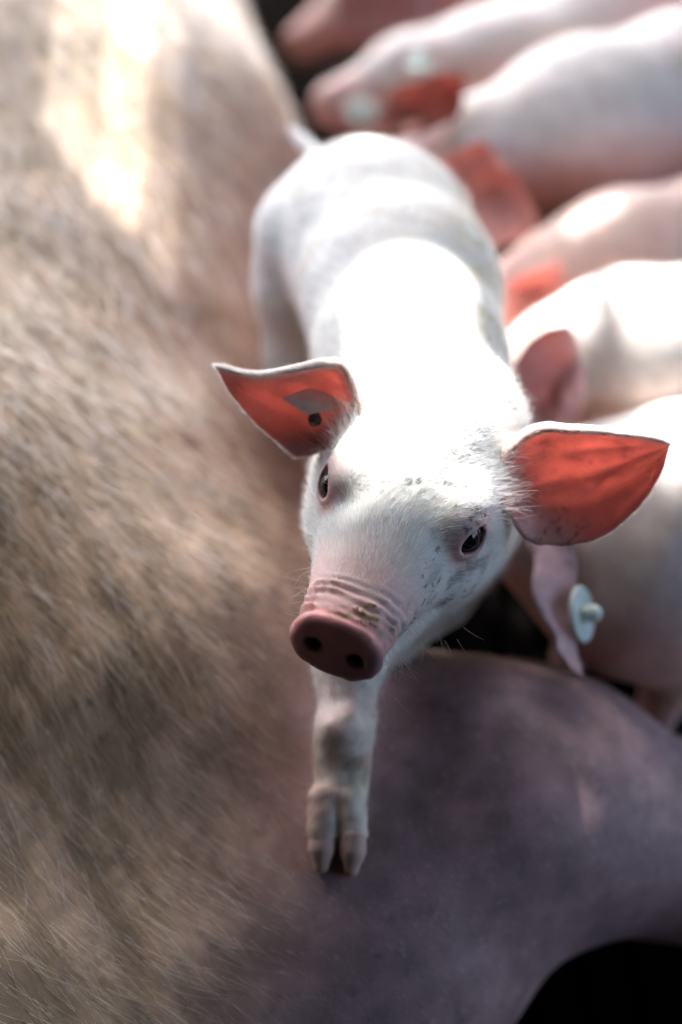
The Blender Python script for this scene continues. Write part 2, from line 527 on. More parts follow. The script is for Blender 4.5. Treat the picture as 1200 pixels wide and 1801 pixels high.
def make_ear(parent, top, bot, cup, back, glow=1.0, crumple=.002, roll=0.0, rim=0.0, thick=.0016, nu=90, nv=46, inner=(.66, .33, .30), outer=(.82, .62, .56), dirt=0.0, ridges=0.0, seed=0):
    """top and bot are the two edges from root to tip; back is the direction the shell bulges to"""
    T = resample(top, nu); Bm = resample(bot, nu)
    u = np.linspace(0, 1, nu)[:, None, None]; v = np.linspace(0, 1, nv)[None, :, None]
    Bm = Bm + ((fbm(Bm, 130, 2) - .5) * .0035 * ss(.1, .3, np.linspace(0, 1, nu)) * ss(1, .9, np.linspace(0, 1, nu)))[:, None] * UPV
    G = T[:, None] * (1 - v) + Bm[:, None] * v
    wid = np.linalg.norm(T - Bm, axis=1)[:, None, None]
    prof = (4 * v * (1 - v)) ** 1.15
    back = unit(back)
    G = G + back * cup * wid * prof * (1 - .45 * u)
    if ridges:
        G = G + back * ridges * np.sin(v * 26 + u * 4) * prof * ss(0.05, .3, u) * ss(1, .6, u)
    G = G + back * (fbm((G + seed).reshape(-1, 3), 60, 2).reshape(nu, nv, 1) - .5) * crumple
    if roll:
        m_ = 6
        th_ = (np.arange(m_, 0, -1) / m_ * 1.35)[None, :, None]
        rr_ = roll * ss(.06, .2, u) * (1 - .75 * u)
        rimrows = G[:, :1] + rr_ * (np.sin(th_) * camvec(0, -.15, 1) + (1 - np.cos(th_)) * camvec(0, -1, 0))
        G = np.concatenate([rimrows, G], axis=1); v = np.concatenate([np.zeros((1, m_, 1)), v], axis=1); nv = nv + m_
    du = np.gradient(G, axis=0); dv = np.gradient(G, axis=1)
    nn = unit(np.cross(du, dv))
    if (nn * back).sum() < 0: nn = -nn
    vi_ = np.linspace(0, 1, nv)[None, :, None]
    edge = np.clip(np.minimum(np.minimum(vi_, 1 - vi_) * nv / 6, np.minimum((1 - u) * nu / 6, 1)), 0, 1) ** .5
    th = thick * (.25 + .75 * edge) * (1.6 - .8 * u)
    A = (G + nn * th).reshape(-1, 3); Bk = (G - nn * th).reshape(-1, 3)
    n = nu * nv
    id_ = np.arange(n).reshape(nu, nv)
    q = np.stack([id_[:-1, :-1], id_[1:, :-1], id_[1:, 1:], id_[:-1, 1:]], -1).reshape(-1, 4)
    F = [tuple(x) for x in q] + [tuple(x[::-1] + n) for x in q]
    border = list(id_[:, 0]) + list(id_[-1, 1:]) + list(id_[-2::-1, -1]) + list(id_[0, -2:0:-1])
    for a, b in zip(border, border[1:] + border[:1]):
        F.append((b, a, a + n, b + n))
    V = np.vstack([A, Bk])
    me = make_mesh('ear', V, F, M_EAR)
    bm = bmesh.new(); bm.from_mesh(me)
    bmesh.ops.remove_doubles(bm, verts=bm.verts, dist=1e-5)
    bmesh.ops.recalc_face_normals(bm, faces=bm.faces); bm.to_mesh(me); bm.free()
    vv, vn, _ = mesh_arrays(me)
    w = (vn @ back > 0)[:, None]
    c = np.where(w, np.array(outer), np.array(inner)) * np.ones((len(vv), 3))
    if rim:
        top_d = np.min(np.linalg.norm(vv[:, None] - T[None], axis=2), axis=1)
        rm = ss(rim, rim * .3, top_d)[:, None]
        c = c * (1 - rm) + rm * np.array([.86, .76, .70])
    if dirt:
        d = ss(.58, .68, fbm(vv, 420, 3)) * ss(.42, .56, fbm(vv, 55, 2)) * dirt * ((ss(.004, .010, top_d) * (.25 + .75 * ss(.03, .055, np.linalg.norm(vv - T[0], axis=1)))) if rim else 1)
        c = c * (1 - d[:, None]) + d[:, None] * np.array([.05, .035, .03])
    paint(me, c)
    gu = (np.repeat(np.linspace(0, 1, nu)[:, None], nv, 1)).ravel(); gv = (np.repeat(v[:, :, 0], nu, 0)).ravel()
    thin = (1 - .85 * ss(.06, .0, gv) * (rim > 0)) * glow * ss(.0, .22, gu - .30 * ss(.45, 1, gv)) * (.55 + .45 * fbm(G.reshape(-1, 3), 70, 2) + .9 * (fbm(np.stack([gu * 3.5 + gv * 3, gv * 15, 0 * gu + seed], 1), 1.0, 2) - .25))
    if roll:
        vg = G.reshape(-1, 3)
        ve = np.abs(fbm(np.stack([gu * 5 + gv * 2, gv * 10 - gu * 2, 0 * gu + seed * 1.7 + 2], 1), 1.0, 3) - .5)
        thin = thin * (1 - .42 * ss(.035, .004, ve) * ss(.1, .3, gu)) * (.8 + .4 * fbm(vg, 210, 2))
    th2 = np.r_[thin, thin]
    if len(th2) == len(me.vertices):
        at = me.attributes.new('thin', 'FLOAT', 'POINT'); at.data.foreach_set('value', th2.astype(np.float32))
    else:
        from mathutils.kdtree import KDTree
        kd = KDTree(len(G.reshape(-1, 3)))
        for i_, p_ in enumerate(G.reshape(-1, 3)): kd.insert(p_, i_)
        kd.balance()
        at = me.attributes.new('thin', 'FLOAT', 'POINT')
        at.data.foreach_set('value', np.array([thin[kd.find(p_)[1]] for p_ in vv], np.float32))
    return obj('ear', me, parent), G, nn

# ------------------------------------------------------------------ the main piglet
DE = .70
ORG = W(706, 894, DE)
def camvec(x, y, b):         # right, up, towards the camera
    return x * RGT + y * UPV - b * FWD
HF = unit(camvec(-.366, -.697, .616))
HL = camvec(.93, -.367, .137); HL = unit(HL - (HL @ HF) * HF)
HU = np.cross(HL, HF); HU = HU if HU @ (-FWD) > 0 else -HU
HM = np.stack([HF, HL, HU], 1)
def H(a, l, h): return ORG + a * HF + l * HL + h * HU

#        a      half-width top    bottom
PROF = np.array([
    [-.110, .028, .018, -.056],
    [-.080, .036, .027, -.062],
    [-.050, .044, .031, -.066],
    [-.025, .046, .028, -.062],
    [.000,  .0405, .0215, -.056],
    [.020,  .0345, .0155, -.049],
    [.040,  .0285, .0110, -.041],
    [.060,  .0240, .0085, -.034],
    [.074,  .0220, .0080, -.0285],
    [.081,  .0228, .0095, -.0265],
    [.087,  .0236, .0105, -.0265],
    [.095,  .0236, .0105, -.0265]])
_a = np.linspace(-.11, .095, 206)
def _sm(y):
    y = np.interp(_a, PROF[:, 0], y)
    k = np.ones(9) / 9
    yp = np.pad(y, 4, mode='edge')
    y = np.convolve(yp, k, 'valid'); yp = np.pad(y, 4, mode='edge')
    return np.convolve(yp, k, 'valid')
_W, _T, _B = (_sm(PROF[:, i]) for i in (1, 2, 3))
SNOUT_A = .0875
NOSTRIL = [H(SNOUT_A, s * .0105, -.0085) for s in (-1, 1)]
EYE_R = .0089
EYES = []
for s in (-1, 1):
    c = H(.002, s * .0330, .001)
    o = unit(.42 * HF + s * .80 * HL + .42 * HU)
    EYES.append((c, o, s))

def head_local(p): return (p - ORG) @ HM

def head_f(p):
    q = head_local(p); a, l, h = q.T
    w = np.interp(a, _a, _W); t = np.interp(a, _a, _T); b = np.interp(a, _a, _B)
    c = (t + b) / 2; hh = (t - b) / 2
    n = 2.3
    # the muzzle narrows to the top, the jowls swell below
    w = w * (1 + .05 * np.clip(-(h - c) / hh, -1, 1))
    d = (((np.abs(l) / w) ** n + (np.abs(h - c) / hh) ** n) ** (1 / n) - 1) * np.minimum(w, hh) * .95
    d = smax(d, (a - SNOUT_A) + .18 * (h + .008), .006)
    d = smax(d, -.100 - a, .03)
    return d

FOOT = W(592, 1500, .765)
def body_f(p):
    q = head_local(p); a, l, h = q.T
    d = head_f(p)
    # brow ridges and jowls
    for s in (-1, 1):
        d = smin(d, ellipsoid(p, H(-.006, s * .030, .010), (.018, .011, .010), HM.T), .012)
        d = smin(d, ellipsoid(p, H(-.030, s * .030, -.038), (.040, .022, .030), HM.T), .02)
    # neck, trunk, haunches
    neck = [(H(-.07, -.008, -.018), .045), (W(738, 760, .785), .047), (W(722, 640, .835), .0535), (W(706, 520, .895), .0595), (W(662, 430, .95), .062), (W(634, 402, .975), .0605)]
    d = smin(d, chain(p, neck, .02), .03)
    d = smin(d, ellipsoid(p, W(756, 890, .835), (.053, .06, .066)), .035)      # chest and shoulder
    hipL, hipR = W(545, 500, .985), W(745, 520, 1.0)
    d = smin(d, cone(p, W(562, 420, .965), hipL, .045, .038), .006)
    d = smin(d, cone(p, W(700, 440, 1.0), hipR, .040, .036), .02)
    for hip, x in ((hipL, -1), (hipR, 1)):
        knee = hip + np.array([x * .005, -.02, -.05]); hock = hip + np.array([0, .045, -.085]); ft = hip + np.array([0, .025, -.135])
        d = smin(d, chain(p, [(hip, .034), (knee, .026), (hock, .013), (ft, .012)], .012), .015)
    # tail
    d = smin(d, chain(p, [(W(570, 285, 1.02), .007), (W(536, 252, 1.04), .0052), (W(514, 226, 1.05), .003)], .004), .01)
    # forelegs: shoulder, elbow, wrist, pastern
    leg = [(W(660, 1050, .80), .034), (W(615, 1165, .775), .0175), (W(606, 1285, .762), .0145), (W(602, 1350, .765), .0125), (W(598, 1410, .762), .0145)]
    d = smin(d, chain(p, leg, .010), .02)
    d = smin(d, ball(p, W(598, 1285, .750), .0095), .008)
    for x0, y0, x1, y1 in ((576, 1405, 569, 1462), (615, 1405, 622, 1465)):
        d = smin(d, cone(p, W(x0, y0, .754), W(x1, y1, .749), .0096, .0082), .0015)
    leg2 = [(W(740, 1040, .85), .030), (W(680, 1120, .85), .018), (W(645, 1200, .845), .014), (W(620, 1290, .84), .012), (W(608, 1340, .84), .012)]
    d = smin(d, chain(p, leg2, .010), .02)
    # eyelids around the eyeballs
    for c, o, s in EYES:
        d = smin(d, ball(p, c, EYE_R + .0011), .006)
        r = p - c; z = r @ o
        rr = np.linalg.norm(r - z[:, None] * o, axis=1)
        d = smin(d, np.sqrt((rr - .0087) ** 2 + (z - .0044) ** 2) - .0019, .0035)     # puffy lids
    for c, o, s in EYES:
        e1 = unit(HF * .92 + s * HL * -.25 - HU * .18); e1 = unit(e1 - (e1 @ o) * o)      # along the slit
        e2 = np.cross(o, e1)
        r = p - c
        x, y, z = r @ e1, r @ e2, r @ o
        slit = (np.sqrt((x / .0085) ** 2 + (y / .0068) ** 2) - 1) * .005
        d = smax(d, -smax(slit, -z + .0020, .001), .0012)
    # nostrils
    for nc in NOSTRIL:
        r = (p - nc) @ HM
        dn = (np.sqrt((r[:, 0] / .010) ** 2 + (r[:, 1] / .0042) ** 2 + ((r[:, 2] + .25 * np.abs(r[:, 1])) / .0034) ** 2) - 1) * .003
        d = smax(d, -dn, .002)
    # mouth line
    mo = np.abs(h + .024 - .12 * (SNOUT_A - a)) - .0006
    d = smax(d, -smax(smax(mo, -(a - .025), .002), np.where(np.abs(l) > .008, -.01, .01) - d * 0 + 0, .002) if False else d - 1, .001)
    # skin rolls over the bridge of the snout
    aa = a + 9 * l * l
    aa = aa + .007 * (fbm(p, 60, 2) - .5) + .06 * l
    m = ss(.052, .074, aa) * ss(.082, .078, aa) * ss(-.018, .0, h) * (1.9 * ss(.3, .65, fbm(p * [1, 1, 1], 85, 2)) + .15)
    d = d + .0010 * m * np.cos(2 * np.pi * ((aa - .05) / .0052 + 9 * (aa - .05)))
    d = d - .0008 * (fbm(p, 160, 2) - .5) * ss(.05, .06, a)
    trunk = ss(-.06, -.10, a)
    d = d + trunk * .0011 * (np.abs(fbm(np.stack([p @ unit(np.array([.5, 1, .4])) * 70, p @ unit(np.array([1, -.5, 0])) * 16, p[:, 2] * 16], 1), 1.0, 2) - .5) * 2 - .25)
    lg = ss(.335, .32, p[:, 2]) * ss(.0, -.02, p[:, 1])
    d = d - lg * (.0034 * (fbm(p, 75, 2) - .5) + .0016 * (fbm(p, 190, 2) - .5))
    # notch and rim on the disc
    d = d + .0012 * np.exp(-((a - .0775) / .0022) ** 2) * ss(-.03, -.01, h)
    return d

def refine(me, sel, f, times=1):
    bm = bmesh.new(); bm.from_mesh(me)
    for _ in range(times):
        co = np.array([v.co for v in bm.verts])
        m = sel(co)
        es = [e for e in bm.edges if m[e.verts[0].index] and m[e.verts[1].index]]
        bmesh.ops.subdivide_edges(bm, edges=es, cuts=1, use_grid_fill=True)
        bm.verts.index_update(); bm.verts.ensure_lookup_table()
    bm.to_mesh(me); bm.free()
    v = np.empty(len(me.vertices) * 3); me.vertices.foreach_get('co', v); v = v.reshape(-1, 3)
    v = project(f, v, 3)
    me.vertices.foreach_set('co', v.ravel()); me.update()
    me.polygons.foreach_set('use_smooth', np.ones(len(me.polygons), bool))

def build_main():
    root = empty('piglet', FOOT, 'sharp white piglet looking up at the camera, one forefoot planted on the sow', 'piglet')
    lo = np.min([W(640, 320, 1.1), W(460, 1520, .78), W(500, 800, .6), W(930, 1180, .75)], axis=0) - .03
    v, f = surface(body_f, (-.16, -.16, .13), (.16, .56, .50), .0025, 3)
    me = make_mesh('body', v, f, M_SKIN)
    def sel(c):
        q = head_local(c)
        return (q[:, 0] > -.05) & (np.abs(q[:, 1]) < .07) & (np.abs(q[:, 2]) < .09)
    refine(me, sel, body_f, 1)
    v, n, t = mesh_arrays(me)
    q = head_local(v); a, l, h = q.T
    white = np.array([.82, .825, .785]); pink = np.array([.80, .47, .43]); red = np.array([.84, .36, .34])
    c = np.ones((len(v), 3)) * white
    c *= (.92 + .12 * fbm(v, 25, 3))[:, None]
    def mix(c, col, m): return c * (1 - m[:, None]) + m[:, None] * np.array(col)
    inhead = ss(-.06, -.03, a)
    m = ss(.022, .055, a) * ss(.034, .026, np.abs(l)) * .9
    c = mix(c, (.86, .60, .55), m)
    c = mix(c, pink, ss(.058, .074, a) * .9)
    c = mix(c, red, ss(.0760, .0815, a + .12 * (h + .01)) * .9)
    rad_ = np.sqrt((l / .0236) ** 2 + ((h + .008) / .0185) ** 2)
    c = mix(c, (.66, .28, .28), ss(.080, .084, a + .12 * (h + .01)) * ss(1.0, .75, rad_) * .8)
    c = mix(c, (.34, .15, .19), ss(.080, .084, a + .12 * (h + .01)) * ss(.008, -.03, h - .5 * l) * .75)  # shade on the disc's lower right, painted into its colour
    for cc, o, s in EYES:
        dd = np.linalg.norm(v - cc, axis=1)
        c = mix(c, (.72, .40, .37), ss(.021, .0125, dd) * .8)
        c = mix(c, (.20, .10, .10), ss(.0112, .0096, dd) * .8)
    for nc in NOSTRIL:
        c = mix(c, (.03, .012, .012), ss(.006, .003, np.linalg.norm((v - nc) @ HM * np.array([.5, 1, 1]), axis=1)))
    # dirt on the brow and the near cheek, feed dust on the snout
    d1 = ss(.57, .68, fbm(v, 230, 3)) * ss(.42, .62, fbm(v, 50, 2)) * ss(-.022, -.005, a) * ss(.06, .03, a) * ss(-.02, .02, l + .01)
    c = mix(c, (.07, .06, .055), d1 * .85)
    d2 = ss(.45, .66, fbm(v, 120, 3)) * ss(.008, .022, l) * ss(.008, -.008, h) * ss(-.02, .0, a)
    c = mix(c, (.24, .22, .22), d2 * .8)
    c = mix(c, (.05, .045, .045), ss(.62, .68, fbm(v, 300, 2)) * ss(.5, .6, fbm(v, 60, 2)) * ss(.008, .02, l) * ss(-.01, .01, a) * ss(.075, .06, a) * .9)
    d3 = ss(.5, .62, fbm(v, 200, 3)) * ss(.016, .006, np.abs(l - .008)) * ss(.066, .07, a) * ss(.0865, .082, a) * ss(-.002, .004, h)
    c = mix(c, (.42, .30, .13), d3 * .9)
    tr_ = ss(-.05, -.09, a)
    c = mix(c, (.62, .55, .44), tr_ * ss(.52, .72, fbm(v, 45, 4)) * .45)
    c = mix(c, (.80, .62, .58), tr_ * ss(.3, -.4, n[:, 2]) * .6)
    legm = ss(.33, .29, v[:, 2]) * ss(.06, .03, v[:, 1])
    c = mix(c, (.84, .77, .62), legm * .85)
    c = mix(c, (.60, .38, .30), legm * ss(.5, .66, fbm(v, 75, 2)) * .7)
    c = mix(c, (.38, .28, .18), legm * ss(.56, .7, fbm(v, 120, 3)) * .6)
    # a smudge on the back and dried muck along the flank
    sm = np.exp(-(np.linalg.norm((v - W(772, 490, .87)) * [1, .5, 1], axis=1) / .012) ** 2)
    c = mix(c, (.40, .40, .42), sm * .5 * ss(.35, .6, fbm(v, 90, 3)))
    c = mix(c, (.50, .43, .26), tr_ * ss(.06, .085, v[:, 0]) * ss(.48, .62, fbm(v, 110, 3)) * .6)
    rough = .55 - .27 * ss(.079, .083, a + .12 * (h + .01)) + .1 * ss(.45, .6, fbm(v, 150, 2))
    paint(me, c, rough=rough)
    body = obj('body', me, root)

    # eyes
    for cc, o, s in EYES:
        bm = bmesh.new(); bmesh.ops.create_uvsphere(bm, u_segments=32, v_segments=20, radius=EYE_R)
        em = bpy.data.meshes.new('eye'); bm.to_mesh(em); bm.free()
        em.polygons.foreach_set('use_smooth', np.ones(len(em.polygons), bool)); em.materials.append(M_EYE)
        e = obj('eye', em, root); e.location = cc
    # hooves
    for pts in ((568, 1462, 565, 1522), (622, 1465, 618, 1528)):
        p0, p1 = W(pts[0], pts[1], .748), W(pts[2], pts[3], .7465)
        hv, hf = surface(lambda p: smax(chain(p, [(p0, .0072), ((p0 * .5 + p1 * .5), .0066), (p1, .0042)], .003), -(p - p0) @ unit(p1 - p0) - .002, .002), np.minimum(p0, p1) - .014, np.maximum(p0, p1) + .014, .0012, 2)
        obj('hoof', make_mesh('hoof', hv, hf, M_HOOF), root)

    # ears
    dr = .712
    top = [H(-.034, .029, .002), W(930, 757, .706), W(1010, 751, .700), W(1095, 760, .699), W(1150, 768, .701), W(1179, 778, .704)]
    bot = [H(-.026, .045, .003), W(928, 950, .722), W(985, 962, .726), W(1060, 942, .724), W(1130, 885, .716), W(1164, 828, .709), W(1179, 780, .704)]
    er, GR, NR = make_ear(root, top, bot, .17, unit(camvec(.25, .35, -.9)), dirt=.9, ridges=.0009, rim=.007, roll=.0055)
    top = [H(-.034, -.029, .002), W(612, 652, .714), W(575, 636, .712), W(515, 648, .715), W(445, 657, .722), W(378, 641, .730)]
    bot = [H(-.024, -.043, .0), W(563, 792, .730), W(528, 806, .735), W(470, 762, .735), W(412, 700, .727), W(378, 643, .730)]
    el, GL, NL = make_ear(root, top, bot, .24, unit(camvec(-.2, .3, -.9)), dirt=.15, ridges=.0004, seed=3, rim=.007, roll=.0055)
    # grey tag clipped in the image-left ear
    tg = [W(495, 702, .728), W(548, 682, .733), W(603, 704, .731), W(604, 716, .728), W(542, 731, .727)]
    tg = [p + (-FWD) * .0035 for p in tg]
    vv = tg + [p - FWD * .0022 for p in tg]; n = len(tg)
    ff = [tuple(range(n)), tuple(range(2 * n - 1, n - 1, -1))] + [(i, i + n, (i + 1) % n + n, (i + 1) % n) for i in range(n)]
    tm = make_mesh('ear_tag', vv, ff, M_TAGGREY, smooth=False)
    bm = bmesh.new(); bm.from_mesh(tm); bmesh.ops.recalc_face_normals(bm, faces=bm.faces)
    bmesh.ops.bevel(bm, geom=list(bm.edges), offset=.0006, segments=2, affect='EDGES'); bm.to_mesh(tm); bm.free()
    t_ = obj('ear_tag', tm, el)
    sv, sf = surface(lambda p: smin(ball(p, W(554, 738, .724), .0036), cone(p, W(554, 738, .724), W(556, 720, .732), .002, .002), .001), W(554, 738, .724) - .012, W(554, 738, .724) + .012, .0008, 1)
    obj('stud', make_mesh('stud', sv, sf, M_STUD), el)

    # dry feed crumbs stuck behind the rim of the snout
    bmc = bmesh.new()
    n_ = 60
    c0 = np.stack([rng.normal(.0715, .0026, n_), rng.normal(.010, .0045, n_), np.full(n_, .012)], 1) @ HM.T + ORG
    c0 = project(body_f, c0, 6, 1.0)
    for p_ in c0:
        r_ = bmesh.ops.create_icosphere(bmc, subdivisions=1, radius=float(rng.uniform(.0004, .0011)))
        sc_ = rng.uniform(.6, 1.3, 3)
        for vv_ in r_['verts']:
            vv_.co = Vector(np.array(vv_.co) * sc_ * rng.uniform(.8, 1.2) + p_)
    cm = bpy.data.meshes.new('feed_crumbs'); bmc.to_mesh(cm); bmc.free(); cm.materials.append(M_CRUMB)
    obj('feed_crumbs', cm, root)

    # ---------------- fur
    def hw(c, nn):
        q = head_local(c); a, l, h = q.T
        m = ss(-.13, -.05, a) * ss(.068, .045, a + .2 * np.abs(l))
        for cc, o, s in EYES:
            m = m * ss(.0145, .0215, np.linalg.norm(c - cc, axis=1))
        return np.maximum(m, .02 * ss(.078, .07, a)) * (c[:, 2] > .30)
    N = 34000
    rt, nr = scatter(me, N, hw)
    q = head_local(rt); a, l, h = q.T
    dr = (-HF)[None] + HL[None] * (np.sign(l) * np.clip(np.abs(l) / .03, 0, 1) * .55 + .25)[:, None] + HU[None] * (-.2 - .6 * ss(.0, -.03, h))[:, None]
    sw = (fbm(rt, 28, 2) - .5)[:, None] * 1.8
    dr = unit(dr) + HL[None] * sw
    ln = rng.uniform(.005, .010, N) * (1 - .5 * ss(.02, .06, a)) * (1 + .3 * ss(-.02, -.05, a))
    pts, rad = grow(rt, nr, dr, ln, rng.uniform(.15, .6, N), rng.uniform(.1, .6, N), 5, .2, r0=6.5e-5, r1=2e-5)
    tint = np.array([.965, .97, .945]) * rng.uniform(.9, 1.0, N)[:, None]
    dark = (rng.random(N) < .05 * ss(-.01, .02, l) * ss(-.015, .0, a))[:, None]
    tint = np.where(dark, np.array([.25, .2, .16]), tint)
    P1, R1, T1 = pts, rad, tint
    # long brow, ear-root, cheek and chin hairs
    def tuft(center, n, spread, direc, lmin, lmax, jit, r0=7e-5, k=7):
        c0 = np.asarray(center)
        pr = project(body_f, c0[None] + rng.normal(size=(n, 3)) * spread, 6, 1.0)
        gn = unit(grad(body_f, pr))
        d = unit(np.asarray(direc)[None] + jit * rng.normal(size=(n, 3)))
        L = rng.uniform(lmin, lmax, n)
        pts = np.empty((n, k, 3)); pts[:, 0] = pr
        cv = rng.normal(size=(n, 3)) * .35
        for j in range(1, k):
            u = j / (k - 1)
            pts[:, j] = pts[:, j - 1] + unit(d + gn * (.5 - .4 * u) + cv * u) * (L / (k - 1))[:, None]
        return pts, np.linspace(1, .25, k)[None] * np.full(n, r0)[:, None]
    jobs = [
        (H(-.018, .036, .010), 90, .006, camvec(.9, .25, .35), .010, .026, .25),
        (H(-.034, .040, .012), 260, .009, camvec(.9, .1, .4), .005, .013, .3),
        (H(-.034, -.040, .012), 200, .008, camvec(-.6, .5, .5), .005, .012, .3),
        (H(-.020, -.036, .012), 60, .005, camvec(-.2, .8, .6), .010, .024, .3),
        (H(-.002, .034, .0145), 34, .004, camvec(.5, -.35, .6), .006, .014, .4),
        (H(.0, -.034, .014), 20, .004, camvec(-.6, -.1, .6), .005, .010, .4),
        (H(.046, .020, -.018), 16, .008, camvec(.8, -.3, .5), .012, .028, .4, 1.1e-4),
        (H(.060, .012, -.034), 220, .012, camvec(.3, -.9, .0), .006, .016, .35),
        (H(.030, .022, -.045), 160, .014, camvec(.5, -.8, .0), .006, .016, .35),
        (H(.078, 0, -.028), 60, .008, camvec(.1, -1, .0), .004, .008, .3),
        (H(.06, -.02, -.02), 16, .008, camvec(-.9, -.2, .2), .008, .016, .4),
    ]
    tb = [tuft(*j) for j in jobs]
    k5 = P1.shape[1]
    def bw(c, nn):
        q = head_local(c)
        return ss(-.06, -.09, q[:, 0]) * (c[:, 2] > .27) + 1.2 * (c[:, 1] < -.02) * (c[:, 2] < .335) * (q[:, 0] > 0)
    rt, nr = scatter(me, 16000, bw)
    bd = np.where((rt[:, 1] < -.02)[:, None], np.array([0, -.3, -1.0]), np.array([-.15, 1, -.25]))
    bl = rng.uniform(.006, .012, len(rt))
    bp_, br_ = grow(rt, nr, bd, bl, rng.uniform(.1, .45, len(rt)), rng.uniform(0, .4, len(rt)), 5, .2, r0=4.5e-5, r1=1.5e-5)
    P1 = np.concatenate([P1, bp_]); R1 = np.concatenate([R1, br_]); T1 = np.concatenate([T1, np.ones((len(rt), 3)) * np.array([.95, .92, .86])])
    hair_object('fur', P1, R1, M_HAIR, root, T1)
    P2 = np.concatenate([x[0] for x in tb]); R2 = np.concatenate([x[1] for x in tb])
    hair_object('whiskers', P2, R2, M_HAIR, root, np.ones((len(P2), 3)) * np.array([.95, .94, .9]))
    for e, sgn in ((er, 1), (el, -1)):
        rc = H(-.032, sgn * .040, .010)
        rt, nr = scatter(e.data, 700, lambda c_, n_: ss(.024, .006, np.linalg.norm(c_ - rc, axis=1)))
        dr = HL[None] * sgn * 1.0 + HU[None] * .2 + HF[None] * -.3
        pts, rad = grow(rt, nr, dr, rng.uniform(.005, .014, len(rt)), rng.uniform(.2, .7, len(rt)), rng.uniform(.1, .5, len(rt)), 6, .25, r0=5.5e-5, r1=1.5e-5)
        hair_object('hair', pts, rad, M_HAIR, e, np.ones((len(rt), 3)) * np.array([.96, .95, .91]))
    # fuzz on the ears, thick along the upper edge
    for e, Tp, Bp in ((er, GR[::3, 0], GR[::3, -1]), (el, GL[::3, 0], GL[::3, -1])):
        rt, nr = scatter(e.data, 5200, lambda c_, n_: .35 + 6 * ss(.003, .001, np.min(np.linalg.norm(c_[:, None] - Bp[None], axis=2), axis=1)) + 9 * ss(.006, .001, np.min(np.linalg.norm(c_[:, None] - Tp[None], axis=2), axis=1)))
        dr = HF[None] * -.2 + (np.sign((rt - ORG) @ HL)[:, None] * HL[None])
        ed = rng.uniform(.002, .004, len(rt))
        pts, rad = grow(rt, nr, dr, ed, rng.uniform(.2, .7, len(rt)), rng.uniform(.1, .5, len(rt)), 4, .25, r0=3.5e-5, r1=1e-5)
        hair_object('fuzz', pts, rad, M_HAIR, e, np.ones((len(rt), 3)) * np.array([.93, .9, .85]))
    return root
build_main()

# ------------------------------------------------------------------ the nursing piglets
def piglet(spine, head, snout, label, legs=True, white=(.79, .74, .70), pink=.95, head_r=.046, sn_r=.024, ears=(), rear=None):
    """spine: [(point, radius)] from rump to neck; head, snout: points"""
    P = list(spine) + [(head, head_r)]
    def f(p):
        d = chain(p, P, .03)
        d = smin(d, cone(p, head, snout, head_r * .85, sn_r), .02)
        ax = unit(spine[0][0] - spine[-1][0])
        for (c, r) in (spine[0], spine[-1]):
            side = unit(np.cross(ax, (0, 0, 1)))
            for s in (-1, 1):
                j = np.asarray(c) + side * s * r * .55 + np.array([0, 0, -r * .4])
                ft = np.array([j[0], j[1], FLOOR_Z + .012]) if j[2] - FLOOR_Z < .16 else j + np.array([0, 0, -.13])
                md = (j + ft) / 2 + ax * .012
                d = smin(d, chain(p, [(j, r * .5), (md, .017), (ft, .012)], .012), .02)
        return d + (fbm(p, 25, 2) - .5) * .004
    allp = np.array([np.asarray(q[0]) for q in P] + [snout])
    lo = allp.min(0) - .10; hi = allp.max(0) + .10
    lo[2] = min(lo[2], FLOOR_Z - .01)
    lo[2] = max(lo[2], FLOOR_Z - .01)
    root = empty('piglet', (allp[:, 0].mean(), allp[:, 1].mean(), FLOOR_Z), label, 'piglet', 'piglets nursing at the sow')
    v, fc = surface(f, lo, hi, .005, 2)
    me = make_mesh('body', v, fc, M_SKIN)
    v, n, t = mesh_arrays(me)
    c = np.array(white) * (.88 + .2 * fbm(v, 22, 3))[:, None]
    m = (ss(.75, -.1, n[:, 2]) * pink)[:, None]  # pinker belly, carried up the sides to paint in lit-top shading
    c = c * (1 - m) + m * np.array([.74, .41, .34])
    hm = ss(.06, .02, np.linalg.norm(v - snout, axis=1))[:, None] * .6
    c = c * (1 - hm) + hm * np.array([.75, .42, .40])
    mk = (ss(.5, .66, fbm(v, 30, 4)) * .3)[:, None]
    c = c * (1 - mk) + mk * np.array([.42, .33, .25])
    if rear is not None:
        rm_ = (ss(.18, .32, np.linalg.norm(v - np.asarray(head), axis=1)) * .85)[:, None]
        c = c * (1 - rm_) + rm_ * np.array(rear)
    paint(me, c)
    obj('body', me, root)
    rt, nr = scatter(me, 6000, lambda c_, n_: 1.0 * (n_[:, 2] > -.3))
    ax_ = unit(spine[0][0] - np.asarray(head))
    pts, rad = grow(rt, nr, np.repeat((ax_ - [0, 0, .25])[None], len(rt), 0), rng.uniform(.007, .014, len(rt)), rng.uniform(.15, .55, len(rt)), rng.uniform(0, .4, len(rt)), 5, .2, r0=7e-5, r1=2e-5)
    hair_object('fur', pts, rad, M_HAIR, root, np.ones((len(rt), 3)) * np.array([.95, .93, .88]))
    out = []
    for e in ears:
        out.append(make_ear(root, **{**dict(nu=26, nv=16, crumple=.026), **e})[0])
    return root, out

def disc_tag(parent, c, nrm, r=.011, mat=M_TAG, knob=.0045):
    nrm = unit(nrm); c = np.asarray(c)
    def f(p):
        q = p - c; z = q @ nrm; rr = np.linalg.norm(q - z[:, None] * nrm, axis=1)
        d = smax(rr - r, np.abs(z) - .0014, .0015)
        d = smin(d, cone(p, c, c + nrm * .006, .0035, knob), .001)
        return smin(d, ball(p, c + nrm * .007, knob), .001)
    v, fc = surface(f, c - .022, c + .022, .0011, 1)
    return obj('ear_tag', make_mesh('ear_tag', v, fc, mat), parent)

BK = camvec(.2, .5, -.85)
